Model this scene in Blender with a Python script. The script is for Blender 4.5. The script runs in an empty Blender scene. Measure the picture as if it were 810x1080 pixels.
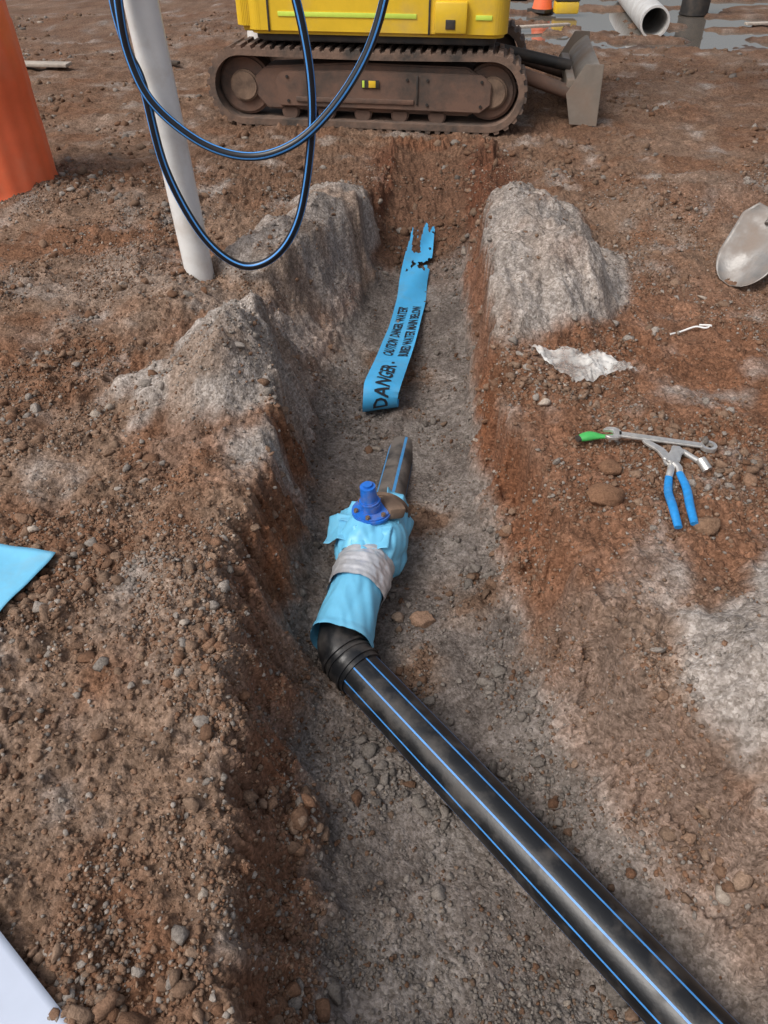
import bpy, bmesh, math, random, time
import numpy as np
from mathutils import Vector, Matrix
T0=time.time()
def tick(s): print('TICK',s,round(time.time()-T0,1),flush=True)
random.seed(7); rng=np.random.default_rng(7)
R=math.radians
scene=bpy.context.scene

# ------------------------------------------------------------ numpy noise
_tab={}
def _tb(seed):
    if seed not in _tab:
        a=np.random.default_rng(seed+1000).uniform(0,2*np.pi,(256,256))
        _tab[seed]=(np.cos(a).ravel().astype(np.float32),np.sin(a).ravel().astype(np.float32))
    return _tab[seed]
def pn(x,y,seed=0):
    x=np.asarray(x,float);y=np.asarray(y,float)
    C,S=_tb(seed)
    xf=np.floor(x);yf=np.floor(y);fx=(x-xf).astype(np.float32);fy=(y-yf).astype(np.float32)
    xi=xf.astype(np.int64);yi=yf.astype(np.int64)
    u=fx*fx*fx*(fx*(fx*6-15)+10);v=fy*fy*fy*(fy*(fy*6-15)+10)
    x0=xi&255;x1=(xi+1)&255;y0=(yi&255)<<8;y1=((yi+1)&255)<<8
    def g(i,dx,dy): return C[i]*(fx-dx)+S[i]*(fy-dy)
    a=g(x0+y0,0,0);b=g(x1+y0,1,0);c=g(x0+y1,0,1);d=g(x1+y1,1,1)
    a=a+(b-a)*u;c=c+(d-c)*u
    return 1.5*(a+(c-a)*v)
def fbm(x,y,seed=0,o=4,gain=.5):
    s=0;a=1;f=1
    for i in range(o):
        s=s+a*pn(x*f+i*17.3,y*f-i*9.1,seed+i);a*=gain;f*=2.03
    return s
_ct={}
def clods(x,y,cell,seed,dens=.6):
    if seed not in _ct:
        g=np.random.default_rng(seed)
        _ct[seed]=[g.random(65536).astype(np.float32) for _ in range(4)]
    A,B,C,D=_ct[seed]
    X=x/cell;Y=y/cell;xf=np.floor(X);yf=np.floor(Y);fx=(X-xf).astype(np.float32);fy=(Y-yf).astype(np.float32)
    xi=xf.astype(np.int64);yi=yf.astype(np.int64);best=np.zeros(fx.shape,np.float32)
    for dx in (-1,0,1):
        for dy in (-1,0,1):
            k=((xi+dx)&255)+(((yi+dy)&255)<<8)
            px=dx+.2+.6*A[k];py=dy+.2+.6*B[k];r=.22+.48*C[k]
            ex=np.abs(fx-px);ey=np.abs(fy-py)
            d=(.55*np.sqrt(ex*ex+ey*ey)+.45*np.maximum(ex*.9+ey*.5,ey))/r
            hh=np.where(D[k]<dens,np.clip(1.05-d**2.2,0,.85)*r,0)
            best=np.maximum(best,hh)
    return best*cell
def ss(a,b,x):
    t=np.clip((x-a)/(b-a),0,1);return t*t*(3-2*t)

# ------------------------------------------------------------ terrain
LF=np.array([(-3,2.6),(-.5,.55),(0,.12),(.5,-.05),(1.18,-.20),(1.97,-.275),(2.9,-.27),(3.4,-.22),(3.87,-.12),(5.3,.06),(6.2,.15)])
LT=np.array([(-3,2.2),(-.5,.15),(0,-.15),(.4,-.30),(.95,-.40),(1.55,-.47),(1.9,-.46),(2.4,-.43),(2.75,-.47),(3.15,-.62),(3.5,-.66),(3.8,-.46),(4.3,-.22),(4.7,-.14),(5.3,-.05),(6.2,.05)])
RF=np.array([(-3,4.2),(-.5,1.9),(0,1.25),(.51,.80),(.8,.61),(1.18,.45),(1.97,.355),(2.9,.385),(3.87,.43),(5.3,.53),(6.2,.6)])
RT=np.array([(-3,4.6),(-.5,2.2),(0,1.60),(.4,1.14),(.72,.93),(1.1,.75),(1.58,.60),(2.3,.51),(2.9,.50),(4.0,.55),(5.3,.75),(6.2,.9)])
DP=np.array([(-3,-.4),(3.3,-.4),(4.2,-.33),(4.9,-.24),(5.6,-.05),(6.1,.0),(9,0)])
def it(T,y): return np.interp(y,T[:,0],T[:,1])
MOUNDS=[(-.68,2.62,-.50,2.92,.40,.24,.95),(-.52,1.3,-.55,2.6,.32,.08,.0),
        (-.58,3.85,-.26,4.65,.34,.21,.9),(.72,3.30,.80,4.40,.40,.27,1.0),(.95,3.4,1.05,3.8,.28,.07,1.0),
        (1.03,1.14,1.22,1.30,.30,.21,1.0),(.95,1.7,1.2,2.2,.5,.06,.0),(1.75,4.7,2.3,4.9,.5,.14,.1),
        (-1.5,4.6,-2.2,4.9,.6,.06,.0),(-1.05,3.3,-1.3,3.9,.35,.05,.1)]
def segd(x,y,m):
    x0,y0,x1,y1=m[:4];dx=x1-x0;dy=y1-y0
    t=np.clip(((x-x0)*dx+(y-y0)*dy)/(dx*dx+dy*dy),0,1)
    return np.hypot(x-x0-t*dx,y-y0-t*dy)
def puddle(x,y):
    reg=ss(10.0,11.0,y)*ss(.8,2.8,x+.25*(y-11))*(1-ss(17,20,y))*(1-ss(11,14,x))
    return reg*ss(.0,.22,fbm(x*.6+3,y*1.5,91,4)+.27)
def terrain(x,y):
    x=np.asarray(x,float);y=np.asarray(y,float)
    near=1-ss(9,16,np.hypot(x,y-2))
    n1=fbm(x*3,y*3,5,4);n2=fbm(x*3,y*3,15,4)
    wx=x+.055*n1*near;wy=y+.05*n2*near
    g=.022*fbm(x*.8,y*.8,21,3)+.018*fbm(x*4,y*4,22,4)*near
    g=g+.05*fbm(x*.15,y*.15,23,2)*ss(8,20,np.hypot(x,y))
    sand=np.zeros_like(x)
    lump=fbm(x*3.6,y*3.6,33,4)
    for m in MOUNDS:
        d=segd(wx,wy,m)/m[4];k=np.clip(1-d,0,1)
        prof=1-(1-k)**1.22 if m[6]>.8 else ss(0,1,k)*.6+k*.4
        prof=np.where(k>.65,prof-(k-.65)**2*.7,prof)
        g=g+m[5]*prof*(1+.28*lump)
        sand=np.maximum(sand,m[6]*ss(.02,.26,k+.20*n1))
    lf=it(LF,y);lt=it(LT,y);rf=it(RF,y);rt=it(RT,y);dp=it(DP,y)
    xx=x+.045*fbm(x*2.2,y*2.2,41,2)+.038*fbm(x*7,y*9,43,4,.6)*near
    ul=np.clip((lf-xx)/(lf-lt),0,1);ur=np.clip((xx-rf)/(rt-rf),0,1)
    pl=1-(.35*ss(.62,1.0,ul)+.65*ss(-.08,1.0,ul))
    pr=1-(.55*ss(.66,1.0,ur)+.45*ss(-.02,.9,ur))
    s=np.where(ul>ur,pl,pr);s=s*ss(-8,-3,y)
    floor=dp+.016*fbm(x*3,y*3,51,4)+.07*np.clip(np.abs(xx-(lf+rf)/2)/(rf-lf)*2-.5,0,1)
    s=s*(1-ss(5.9,6.3,y))
    z=g*(1-s)+floor*s
    infloor=ss(.82,.99,s)
    wall=np.clip(s*(1-s)*4,0,1)
    br=fbm(x*1.6,y*1.6,61,4)
    sandm=np.clip(sand*(1-infloor),0,1)
    wl=wall*ss(2.3,2.6,y+.3*n1)*(1-ss(4.6,5.0,y))
    sandm=np.maximum(sandm, wl*(x<.1)*.85)
    sandm=np.where(x>.1,sandm*(1-.9*ss(.12,.45,wall+.3*n2)),sandm)
    floorg=ss(.72,.98,s)*(1-ss(4.3,4.9,y+.3*br))
    sandall=np.clip(np.maximum(sandm,floorg*ss(-.65,.0,br+.20)),0,1)
    rough=(1-.76*sandall)*near
    patch=ss(-.35,.45,fbm(x*1.9,y*1.9,71,3))
    jx=x+.008*n2+.004*pn(x*20,y*20,7);jy=y+.008*n1+.004*pn(x*20,y*20,8)
    cl=clods(jx,jy,.095,99,.34)*.44*patch+clods(jx,jy,.052,101,.5)*.58*(.2+.8*patch)+clods(jx,jy,.030,111,.75)*.78*(.40+.60*patch)+clods(jx,jy,.019,121,.8)*.62
    z=z+cl*rough*(.9+.6*wall)
    z=z+(.013*fbm(x*12,y*12,81,5,.65)*rough+.0038*fbm(x*18,y*18,86,3,.6)*near)
    bw=wall*(1-.8*sandall)*near
    z=z+bw*(.036*fbm(x*6,y*8,84,5,.65)+.38*clods(jx,jy,.13,131,.6)+.45*clods(jx,jy,.07,135,.6))
    z=z+np.clip(sandm,0,1)*(.022*fbm(x*5,y*5,95,4,.58)+.22*clods(jx,jy,.055,137,.2)+.25*clods(jx,jy,.025,139,.25))*near
    pud=puddle(x,y)
    z=z-pud*.09
    return z,sandall,infloor,wall,br,patch,pud

def axis(lo,a,b,hi,d0,gr):
    c=list(np.arange(a,b,d0));p=c[-1];d=d0
    out=[]
    while p<hi: d*=gr;p+=d;out.append(p)
    o2=[];p=a;d=d0
    while p>lo: d*=gr;p-=d;o2.append(p)
    return np.array(o2[::-1]+c+out)
xs=axis(-260,-1.10,1.20,260,.0056,1.020)
c=[.28];d=.0056
while c[-1]<300:
    if c[-1]>1.8: d*=1.0055 if c[-1]<9 else 1.03
    c.append(c[-1]+d)
o=[];p=.28;d=.0056
while p>-60: d*=1.06;p-=d;o.append(p)
ys=np.array(o[::-1]+c)
NX,NY=len(xs),len(ys)
GX,GY=np.meshgrid(xs,ys)
Z,SA,IF,WA,BR,PA,PU=terrain(GX,GY)
print('GRID',NX,NY);tick('terrain')
def samp(x,y):
    x=np.atleast_1d(np.asarray(x,float));y=np.atleast_1d(np.asarray(y,float))
    i=np.clip(np.searchsorted(xs,x)-1,0,NX-2);j=np.clip(np.searchsorted(ys,y)-1,0,NY-2)
    fx=(x-xs[i])/(xs[i+1]-xs[i]);fy=(y-ys[j])/(ys[j+1]-ys[j])
    z=(Z[j,i]*(1-fx)+Z[j,i+1]*fx)*(1-fy)+(Z[j+1,i]*(1-fx)+Z[j+1,i+1]*fx)*fy
    return (z,)+tuple(a[j,i] for a in (SA,IF,WA,BR,PA,PU))
def H(x,y): return float(samp(x,y)[0][0])

def mixc(a,b,t): return a*(1-t[...,None])+np.array(b)*t[...,None]
col=np.ones(GX.shape+(3,))*np.array((.215,.143,.100))
col=mixc(col,(.185,.096,.056),ss(-.25,.4,BR))
col=mixc(col,(.255,.20,.163),ss(.05,.6,fbm(GX*1.1+5,GY*1.3,131,4))*.60*(1-.6*ss(.4,1,GX)))
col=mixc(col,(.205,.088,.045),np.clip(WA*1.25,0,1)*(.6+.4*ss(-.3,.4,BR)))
col=mixc(col,(.195,.093,.052),ss(.42,.6,GX)*(1-ss(1.6,2.6,GX))*(1-ss(3.2,4.2,GY))*ss(1.30,1.6,GY)*.8)
col=mixc(col,(.22,.168,.135),ss(.25,.6,GX)*(1-ss(1.30,1.6,GY+.15*BR))*np.clip(WA*1.4,0,1)*.75)
col=mixc(col,(.155,.092,.060),ss(4.2,5.2,GY)*(.45+.5*ss(-.3,.4,fbm(GX*.7,GY*1.2,171,3))))
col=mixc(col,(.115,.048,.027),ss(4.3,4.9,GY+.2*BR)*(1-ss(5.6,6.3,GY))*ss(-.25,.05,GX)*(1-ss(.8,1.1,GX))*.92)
sandc=np.ones(GX.shape+(3,))*np.array((.325,.29,.262))
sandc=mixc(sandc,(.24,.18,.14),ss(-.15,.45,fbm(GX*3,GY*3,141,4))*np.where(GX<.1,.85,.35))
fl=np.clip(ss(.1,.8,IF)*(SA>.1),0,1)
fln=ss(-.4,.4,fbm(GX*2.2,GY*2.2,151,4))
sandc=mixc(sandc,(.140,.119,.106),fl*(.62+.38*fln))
sandc=mixc(sandc,(.23,.205,.185),fl*ss(.25,.6,fbm(GX*3.1,GY*2.5,157,4))*.55)
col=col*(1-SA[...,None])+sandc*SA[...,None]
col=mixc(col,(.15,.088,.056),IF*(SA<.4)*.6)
col=col*(1+.25*fbm(GX*7,GY*7,161,5,.6))[...,None]
col=col*(1-.5*ss(.05,.5,PU))[...,None]
wet=np.clip(ss(.02,.3,PU)+.25*ss(9,11,GY)+.25*IF,0,1)
me=bpy.data.meshes.new('ground')
co=np.stack([GX,GY,Z],-1).reshape(-1,3).astype(np.float32)
idx=np.arange(NX*NY).reshape(NY,NX)
q=np.stack([idx[:-1,:-1],idx[:-1,1:],idx[1:,1:],idx[1:,:-1]],-1).reshape(-1,4)
def fastmesh(me,co,faces,n):
    me.vertices.add(len(co));me.vertices.foreach_set('co',co.astype(np.float32).ravel())
    me.loops.add(faces.size);me.loops.foreach_set('vertex_index',faces.astype(np.int32).ravel())
    me.polygons.add(len(faces));me.polygons.foreach_set('loop_start',np.arange(0,faces.size,n,dtype=np.int32))
    me.polygons.foreach_set('loop_total',np.full(len(faces),n,dtype=np.int32))
    me.update(calc_edges=True)
def setcol(me,name,c):
    a=me.color_attributes.new(name,'FLOAT_COLOR','POINT')
    d=np.ones((len(c),4),np.float32);d[:,:3]=c;a.data.foreach_set('color',d.ravel())
fastmesh(me,co,q,4)
me.polygons.foreach_set('use_smooth',np.ones(len(q),bool))
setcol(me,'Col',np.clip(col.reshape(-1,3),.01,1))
setcol(me,'Aux',np.stack([SA,wet,IF],-1).reshape(-1,3))
ground=bpy.data.objects.new('ground',me);scene.collection.objects.link(ground)
tick('ground mesh')
# ------------------------------------------------------------ materials
def newmat(name):
    m=bpy.data.materials.new(name);m.use_nodes=True
    nt=m.node_tree;b=nt.nodes['Principled BSDF'];return m,nt,b
def N(nt,t,**k):
    n=nt.nodes.new(t)
    for a,v in k.items():
        if a in n.inputs: n.inputs[a].default_value=v
        else: setattr(n,a,v)
    return n
def noise(nt,scale,detail=4,rough=.6,coord=None):
    n=N(nt,'ShaderNodeTexNoise');n.inputs['Scale'].default_value=scale;n.inputs['Detail'].default_value=detail;n.inputs['Roughness'].default_value=rough
    if coord is not None: nt.links.new(coord,n.inputs['Vector'])
    return n
def ramp(nt,src,a,b,ca=(0,0,0,1),cb=(1,1,1,1)):
    r=N(nt,'ShaderNodeValToRGB');r.color_ramp.elements[0].position=a;r.color_ramp.elements[1].position=b
    r.color_ramp.elements[0].color=ca;r.color_ramp.elements[1].color=cb;nt.links.new(src,r.inputs[0]);return r
def mixrgb(nt,f,a,b,mode='MIX'):
    m=N(nt,'ShaderNodeMix');m.data_type='RGBA';m.blend_type=mode
    for s,v in ((m.inputs[0],f),(m.inputs[6],a),(m.inputs[7],b)):
        if hasattr(v,'is_linked'): nt.links.new(v,s)
        else: s.default_value=v
    return m.outputs[2]
def mat(name,color,rough=.5,metal=0,dirt=.0,dirtcol=(.17,.11,.08,1),dscale=6,bump=.0,bscale=60,var=.1,spec=.5,coat=0,thr=.5):
    m,nt,b=newmat(name)
    tc=N(nt,'ShaderNodeTexCoord').outputs['Object']
    n1=noise(nt,dscale,6,.65,tc)
    base=(*color,1)
    dark=tuple(c*(1-var*2) for c in color)+(1,)
    vr=ramp(nt,noise(nt,dscale*2.7,4,.6,tc).outputs[0],.35,.65)
    c=mixrgb(nt,vr.outputs[0],dark,base)
    b.inputs['Roughness'].default_value=rough
    if dirt>0:
        r=ramp(nt,n1.outputs[0],thr-.12+.1*(1-dirt),thr+.12+.1*(1-dirt))
        mu=N(nt,'ShaderNodeMath',operation='MULTIPLY');nt.links.new(r.outputs[0],mu.inputs[0]);mu.inputs[1].default_value=min(1,dirt*1.2)
        c=mixrgb(nt,mu.outputs[0],c,dirtcol)
        rr=N(nt,'ShaderNodeMapRange');nt.links.new(mu.outputs[0],rr.inputs[0]);rr.inputs[3].default_value=rough;rr.inputs[4].default_value=.9
        nt.links.new(rr.outputs[0],b.inputs['Roughness'])
        if metal:
            r2=N(nt,'ShaderNodeMapRange');nt.links.new(mu.outputs[0],r2.inputs[0]);r2.inputs[3].default_value=metal;r2.inputs[4].default_value=0
            nt.links.new(r2.outputs[0],b.inputs['Metallic'])
    elif metal: b.inputs['Metallic'].default_value=metal
    nt.links.new(c,b.inputs['Base Color'])
    b.inputs['Specular IOR Level'].default_value=spec
    if coat: b.inputs['Coat Weight'].default_value=coat
    if bump>0:
        bn=N(nt,'ShaderNodeBump');bn.inputs['Strength'].default_value=bump;bn.inputs['Distance'].default_value=.01
        nt.links.new(noise(nt,bscale,4,.6,tc).outputs[0],bn.inputs['Height']);nt.links.new(bn.outputs[0],b.inputs['Normal'])
    return m
def groundmat():
    m,nt,b=newmat('soil')
    tc=N(nt,'ShaderNodeTexCoord').outputs['Object']
    ca=N(nt,'ShaderNodeVertexColor',layer_name='Col').outputs[0]
    ax=N(nt,'ShaderNodeSeparateColor');nt.links.new(N(nt,'ShaderNodeVertexColor',layer_name='Aux').outputs[0],ax.inputs[0])
    sand,wet=ax.outputs[0],ax.outputs[1]
    n1=noise(nt,42,5,.72,tc)
    r1=ramp(nt,n1.outputs[0],.32,.70,(.55,.52,.49,1),(1.38,1.40,1.42,1))
    c=mixrgb(nt,1.0,ca,r1.outputs[0],'MULTIPLY')
    v=N(nt,'ShaderNodeTexVoronoi');v.inputs['Scale'].default_value=125;nt.links.new(tc,v.inputs['Vector'])
    sp=N(nt,'ShaderNodeSeparateColor');nt.links.new(v.outputs['Color'],sp.inputs[0])
    r4=ramp(nt,sp.outputs[0],.1,.97,(.76,.74,.72,1),(1.30,1.31,1.33,1))
    c=mixrgb(nt,1.0,c,r4.outputs[0],'MULTIPLY')
    nt.links.new(c,b.inputs['Base Color'])
    rr=N(nt,'ShaderNodeMapRange');nt.links.new(wet,rr.inputs[0]);rr.inputs[3].default_value=.95;rr.inputs[4].default_value=.45
    nt.links.new(rr.outputs[0],b.inputs['Roughness'])
    b.inputs['Specular IOR Level'].default_value=.2
    vd=N(nt,'ShaderNodeMath',operation='MULTIPLY_ADD');nt.links.new(v.outputs['Distance'],vd.inputs[0]);vd.inputs[1].default_value=-.26;nt.links.new(n1.outputs[0],vd.inputs[2])
    bn=N(nt,'ShaderNodeBump');bn.inputs['Strength'].default_value=.78;bn.inputs['Distance'].default_value=.014
    nt.links.new(vd.outputs[0],bn.inputs['Height']);nt.links.new(bn.outputs[0],b.inputs['Normal'])
    return m
ground.data.materials.append(groundmat())
def rockmat():
    m,nt,b=newmat('stone')
    tc=N(nt,'ShaderNodeTexCoord').outputs['Object']
    ca=N(nt,'ShaderNodeVertexColor',layer_name='Col').outputs[0]
    n=noise(nt,150,3,.7,tc);r=ramp(nt,n.outputs[0],.3,.7,(.66,.64,.62,1),(1.28,1.28,1.28,1))
    nt.links.new(mixrgb(nt,1.0,ca,r.outputs[0],'MULTIPLY'),b.inputs['Base Color'])
    b.inputs['Roughness'].default_value=.95;b.inputs['Specular IOR Level'].default_value=.2
    bn=N(nt,'ShaderNodeBump');bn.inputs['Strength'].default_value=.8;bn.inputs['Distance'].default_value=.005
    nt.links.new(n.outputs[0],bn.inputs['Height']);nt.links.new(bn.outputs[0],b.inputs['Normal'])
    return m
RM=rockmat()

# ------------------------------------------------------------ scattered stones
def ico(sub):
    bm=bmesh.new();bmesh.ops.create_icosphere(bm,subdivisions=sub,radius=1)
    v=np.array([p.co[:] for p in bm.verts]);f=np.array([[p.index for p in q.verts] for q in bm.faces]);bm.free();return v,f
def scatter(name,n,rmin,rmax,pw,sub,dist,colf,sink=.25,jit=.28):
    v,f=ico(sub);nv=len(v)
    x,y=dist(n);n=len(x)
    u=rng.random(n);r=rmin*(rmax/rmin)**(u**pw)
    z,sa,inf,wa,br,pa,pu=samp(x,y)
    keep=pu<.1
    x,y,z,r,sa,br,inf=[a[keep] for a in (x,y,z,r,sa,br,inf)];n=len(x)
    sc=r[:,None]*(1+rng.uniform(-.38,.38,(n,3)));sc[:,2]*=.78
    P=v[None]*(1+rng.uniform(-jit,jit,(n,nv,1)))
    if sub>1:
        for _ in range(5):
            nd=rng.normal(size=(n,1,3));nd/=np.linalg.norm(nd,axis=2,keepdims=True)
            dd=(P*nd).sum(2,keepdims=True);lim=rng.uniform(.45,.8,(n,1,1))
            P=P-nd*np.clip(dd-lim,0,None)
    P=P*sc[:,None,:]
    a=rng.uniform(0,2*np.pi,n);t=rng.uniform(-.6,.6,n)
    ca,sa_=np.cos(a)[:,None],np.sin(a)[:,None];ct,st=np.cos(t)[:,None],np.sin(t)[:,None]
    X,Y,ZZ=P[...,0],P[...,1],P[...,2]
    Y,ZZ=Y*ct-ZZ*st,Y*st+ZZ*ct
    X,Y=X*ca-Y*sa_,X*sa_+Y*ca
    co=np.stack([X+x[:,None],Y+y[:,None],ZZ+(z+r*sink)[:,None]],-1).reshape(-1,3)
    F=(f[None]+(np.arange(n)*nv)[:,None,None]).reshape(-1,3)
    me=bpy.data.meshes.new(name);fastmesh(me,co,F,3)
    c=colf(n,sa,br,inf);setcol(me,'Col',np.repeat(c,nv,0))
    me.materials.append(RM)
    o=bpy.data.objects.new(name,me);scene.collection.objects.link(o)
    return o
def dist_near(n):
    yy=.2+ (rng.random(n*6)**1.35)*5.4
    w=.75+.72*yy
    xx=rng.uniform(-1,1,n*6)*w
    z,sa,inf,wa,br,pa,pu=samp(xx,yy)
    pr=(.09+.91*ss(-.2,.5,fbm(xx*1.7,yy*1.7,201,5,.6)))*(1-.78*sa)*(1+.5*(xx<-.2))
    pr=np.maximum(pr,.80*ss(.10,.5,wa)*(inf<.4)*(1-.75*sa)*ss(-.25,.25,fbm(xx*4,yy*4,205,2)))
    pr=np.maximum(pr,.60*(inf>.3)*ss(-.1,.4,fbm(xx*3,yy*3,209,3)))
    k=rng.random(n*6)<pr
    return xx[k][:n],yy[k][:n]
def ccol(n,sa,br,inf=None):
    a=np.array((.255,.178,.128));b=np.array((.195,.105,.063));g=np.array((.30,.265,.235));w=np.array((.40,.34,.285))
    k=rng.random((n,1));c=a*(1-k)+b*k
    gm=(rng.random(n)<(.15+.6*sa))[:,None];c=np.where(gm,g*(.75+.4*k),c)
    wm=(rng.random(n)<.02)[:,None];c=np.where(wm,w,c)
    c=c*rng.uniform(.72,1.1,(n,1))
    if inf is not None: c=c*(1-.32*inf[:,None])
    return np.clip(c,.02,1)
def dist_clod(n):
    xx,yy=dist_near(n*3)
    k=rng.random(len(xx))<ss(-.1,.6,fbm(xx*2.3+9,yy*2.3,211,2)+.2)
    return xx[k][:n],yy[k][:n]
scatter('gravel',90000,.0025,.0080,1.65,1,dist_near,ccol,.45,.34)
scatter('soil_clods',9500,.006,.025,2.4,2,dist_clod,ccol,.20,.24)
def dist_far(n):
    yy=rng.uniform(4.6,13,n*2);xx=rng.uniform(-1,1,n*2)*(1.5+.62*yy)
    k=rng.random(n*2)<ss(-.1,.5,fbm(xx*1.1,yy*1.1,221,3));return xx[k][:n],yy[k][:n]
scatter('rubble',10000,.008,.038,2.6,1,dist_far,lambda n,s,b,i:ccol(n,s,b)*.80,.12)
tick('scatter')
def stone(name,x,y,r,c,dz=.3,seed=1):
    v,f=ico(4);g=np.random.default_rng(seed)
    P=v.copy()
    for _ in range(9):
        nd=g.normal(size=3);nd/=np.linalg.norm(nd);dd=P@nd;P=P-np.outer(np.clip(dd-g.uniform(.6,.85),0,None),nd)*.85
    d=1+.10*pn(v[:,0]*2+seed,v[:,1]*2+v[:,2]*1.3,seed)+.05*pn(v[:,0]*6,v[:,2]*6+v[:,1]*5,seed+1)
    P=P*d[:,None]*np.array((1.2,.95,.78))*r
    me=bpy.data.meshes.new(name);P[:,0]+=x;P[:,1]+=y;P[:,2]+=H(x,y)+r*dz
    fastmesh(me,P,f,3);me.polygons.foreach_set('use_smooth',np.ones(len(f),bool))
    setcol(me,'Col',np.tile(np.array(c),(len(P),1)));me.materials.append(RM)
    o=bpy.data.objects.new(name,me);scene.collection.objects.link(o);return o

# ------------------------------------------------------------ mesh helpers
def link(o,parent=None):
    scene.collection.objects.link(o)
    if parent: o.parent=parent
    return o
def empty(name,loc=(0,0,0),rot=(0,0,0)):
    e=bpy.data.objects.new(name,None);e.location=loc;e.rotation_euler=rot;e.empty_display_size=.1;scene.collection.objects.link(e);return e
def fin(bm,name,mats,parent=None,smooth=True,loc=(0,0,0),rot=(0,0,0),angle=40):
    me=bpy.data.meshes.new(name);bm.normal_update();bm.to_mesh(me);bm.free()
    for m in (mats if isinstance(mats,(list,tuple)) else [mats]): me.materials.append(m)
    o=bpy.data.objects.new(name,me);o.location=loc;o.rotation_euler=rot;link(o,parent)
    if smooth:
        me.polygons.foreach_set('use_smooth',np.ones(len(me.polygons),bool))
        try: me.set_sharp_from_angle(angle=R(angle))
        except Exception: pass
    return o
def box(name,c,s,m,parent=None,bev=.01,rot=(0,0,0),seg=2):
    bm=bmesh.new();bmesh.ops.create_cube(bm,size=1)
    for v in bm.verts: v.co=Vector((v.co.x*s[0],v.co.y*s[1],v.co.z*s[2]))
    if bev: bmesh.ops.bevel(bm,geom=bm.edges[:],offset=bev,segments=seg,affect='EDGES',profile=.5)
    return fin(bm,name,m,parent,True,c,rot)
def cyl(name,c,r,h,m,parent=None,rot=(0,0,0),n=40,bev=.006,r2=None):
    bm=bmesh.new();bmesh.ops.create_cone(bm,cap_ends=True,segments=n,radius1=r,radius2=r if r2 is None else r2,depth=h)
    if bev:
        e=[e for e in bm.edges if any(len(f.verts)>4 for f in e.link_faces)]
        bmesh.ops.bevel(bm,geom=e,offset=bev,segments=2,affect='EDGES')
    return fin(bm,name,m,parent,True,c,rot)
def prism(name,pts,y0,y1,m,parent=None,bev=.01,plane='XZ',loc=(0,0,0),rot=(0,0,0)):
    bm=bmesh.new()
    f=[(p[0],y0,p[1]) if plane=='XZ' else (p[0],p[1],y0) for p in pts]
    vs=[bm.verts.new(p) for p in f];fa=bm.faces.new(vs)
    r=bmesh.ops.extrude_face_region(bm,geom=[fa])
    d=Vector((0,y1-y0,0)) if plane=='XZ' else Vector((0,0,y1-y0))
    for g in r['geom']:
        if isinstance(g,bmesh.types.BMVert): g.co+=d
    bmesh.ops.recalc_face_normals(bm,faces=bm.faces[:])
    if bev: bmesh.ops.bevel(bm,geom=bm.edges[:],offset=bev,segments=2,affect='EDGES')
    return fin(bm,name,m,parent,True,loc,rot)
def cr(P,k=12):
    P=[Vector(p) for p in P];Q=[P[0]*2-P[1]]+P+[P[-1]*2-P[-2]];out=[]
    for i in range(1,len(Q)-2):
        a,b,c,d=Q[i-1:i+3]
        for j in range(k):
            t=j/k
            out.append(.5*((2*b)+(c-a)*t+(2*a-5*b+4*c-d)*t*t+(3*b-a-3*c+d)*t**3))
    out.append(Q[-2]);return out
def sweep(name,path,rad,n,mats,parent=None,matf=None,caps=True,twist=0,up=(0,0,1),disp=None,flat=1.0):
    L=len(path);bm=bmesh.new();rings=[]
    T=(path[1]-path[0]).normalized();U=Vector(up);U=(U-T*U.dot(T)).normalized()
    for i,p in enumerate(path):
        T2=(path[min(i+1,L-1)]-path[max(i-1,0)]).normalized()
        U=(U-T2*U.dot(T2)).normalized();W=T2.cross(U)
        r=rad(i/(L-1)) if callable(rad) else rad;ring=[]
        for j in range(n):
            a=2*math.pi*j/n+twist*i/(L-1)
            rr=r*(1+(disp(i/(L-1),a) if disp else 0))
            ring.append(bm.verts.new(p+W*(math.cos(a)*rr)+U*(math.sin(a)*rr*flat)))
        rings.append(ring)
    for i in range(L-1):
        for j in range(n):
            f=bm.faces.new((rings[i][j],rings[i][(j+1)%n],rings[i+1][(j+1)%n],rings[i+1][j]))
            if matf: f.material_index=matf(j,i/(L-1))
    if caps:
        bm.faces.new(rings[0][::-1]);bm.faces.new(rings[-1])
    bmesh.ops.recalc_face_normals(bm,faces=bm.faces[:])
    return fin(bm,name,mats,parent,True,angle=50)

# ------------------------------------------------------------ shared materials
MUD=(.20,.13,.095,1)
M_black=mat('black_polyethylene',(.012,.013,.015),.34,dirt=.5,dirtcol=(.115,.10,.088,1),dscale=9,var=.15,bump=.06,bscale=120,thr=.57)
M_stripe=mat('blue_stripe',(.07,.30,.74),.38,dirt=.35,dirtcol=(.17,.19,.22,1),dscale=9,thr=.60)
M_blackdusty=mat('dusty_black_pipe',(.022,.022,.024),.6,dirt=.85,dirtcol=(.15,.13,.115,1),dscale=9,bump=.2,thr=.44)
M_stripedusty=mat('dusty_stripe',(.07,.32,.68),.6,dirt=.4,dirtcol=(.18,.20,.23,1),dscale=10,thr=.60)
M_white=mat('white_pvc',(.80,.80,.79),.35,dirt=.45,dirtcol=(.50,.43,.36,1),dscale=5,thr=.55,var=.03)
M_wrap=mat('light_blue_wrap',(.17,.54,.80),.42,dirt=.3,dirtcol=(.26,.38,.42,1),dscale=9,thr=.58,var=.04)
M_tape=mat('blue_marker_tape',(.065,.43,.80),.40,dirt=.35,dirtcol=(.20,.30,.35,1),dscale=7,thr=.58,var=.04)
M_ink=mat('black_ink',(.015,.02,.03),.5,var=.1)
M_silver=mat('duct_tape',(.66,.67,.70),.30,metal=.45,var=.06,dscale=20,bump=.4,bscale=20)
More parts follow.
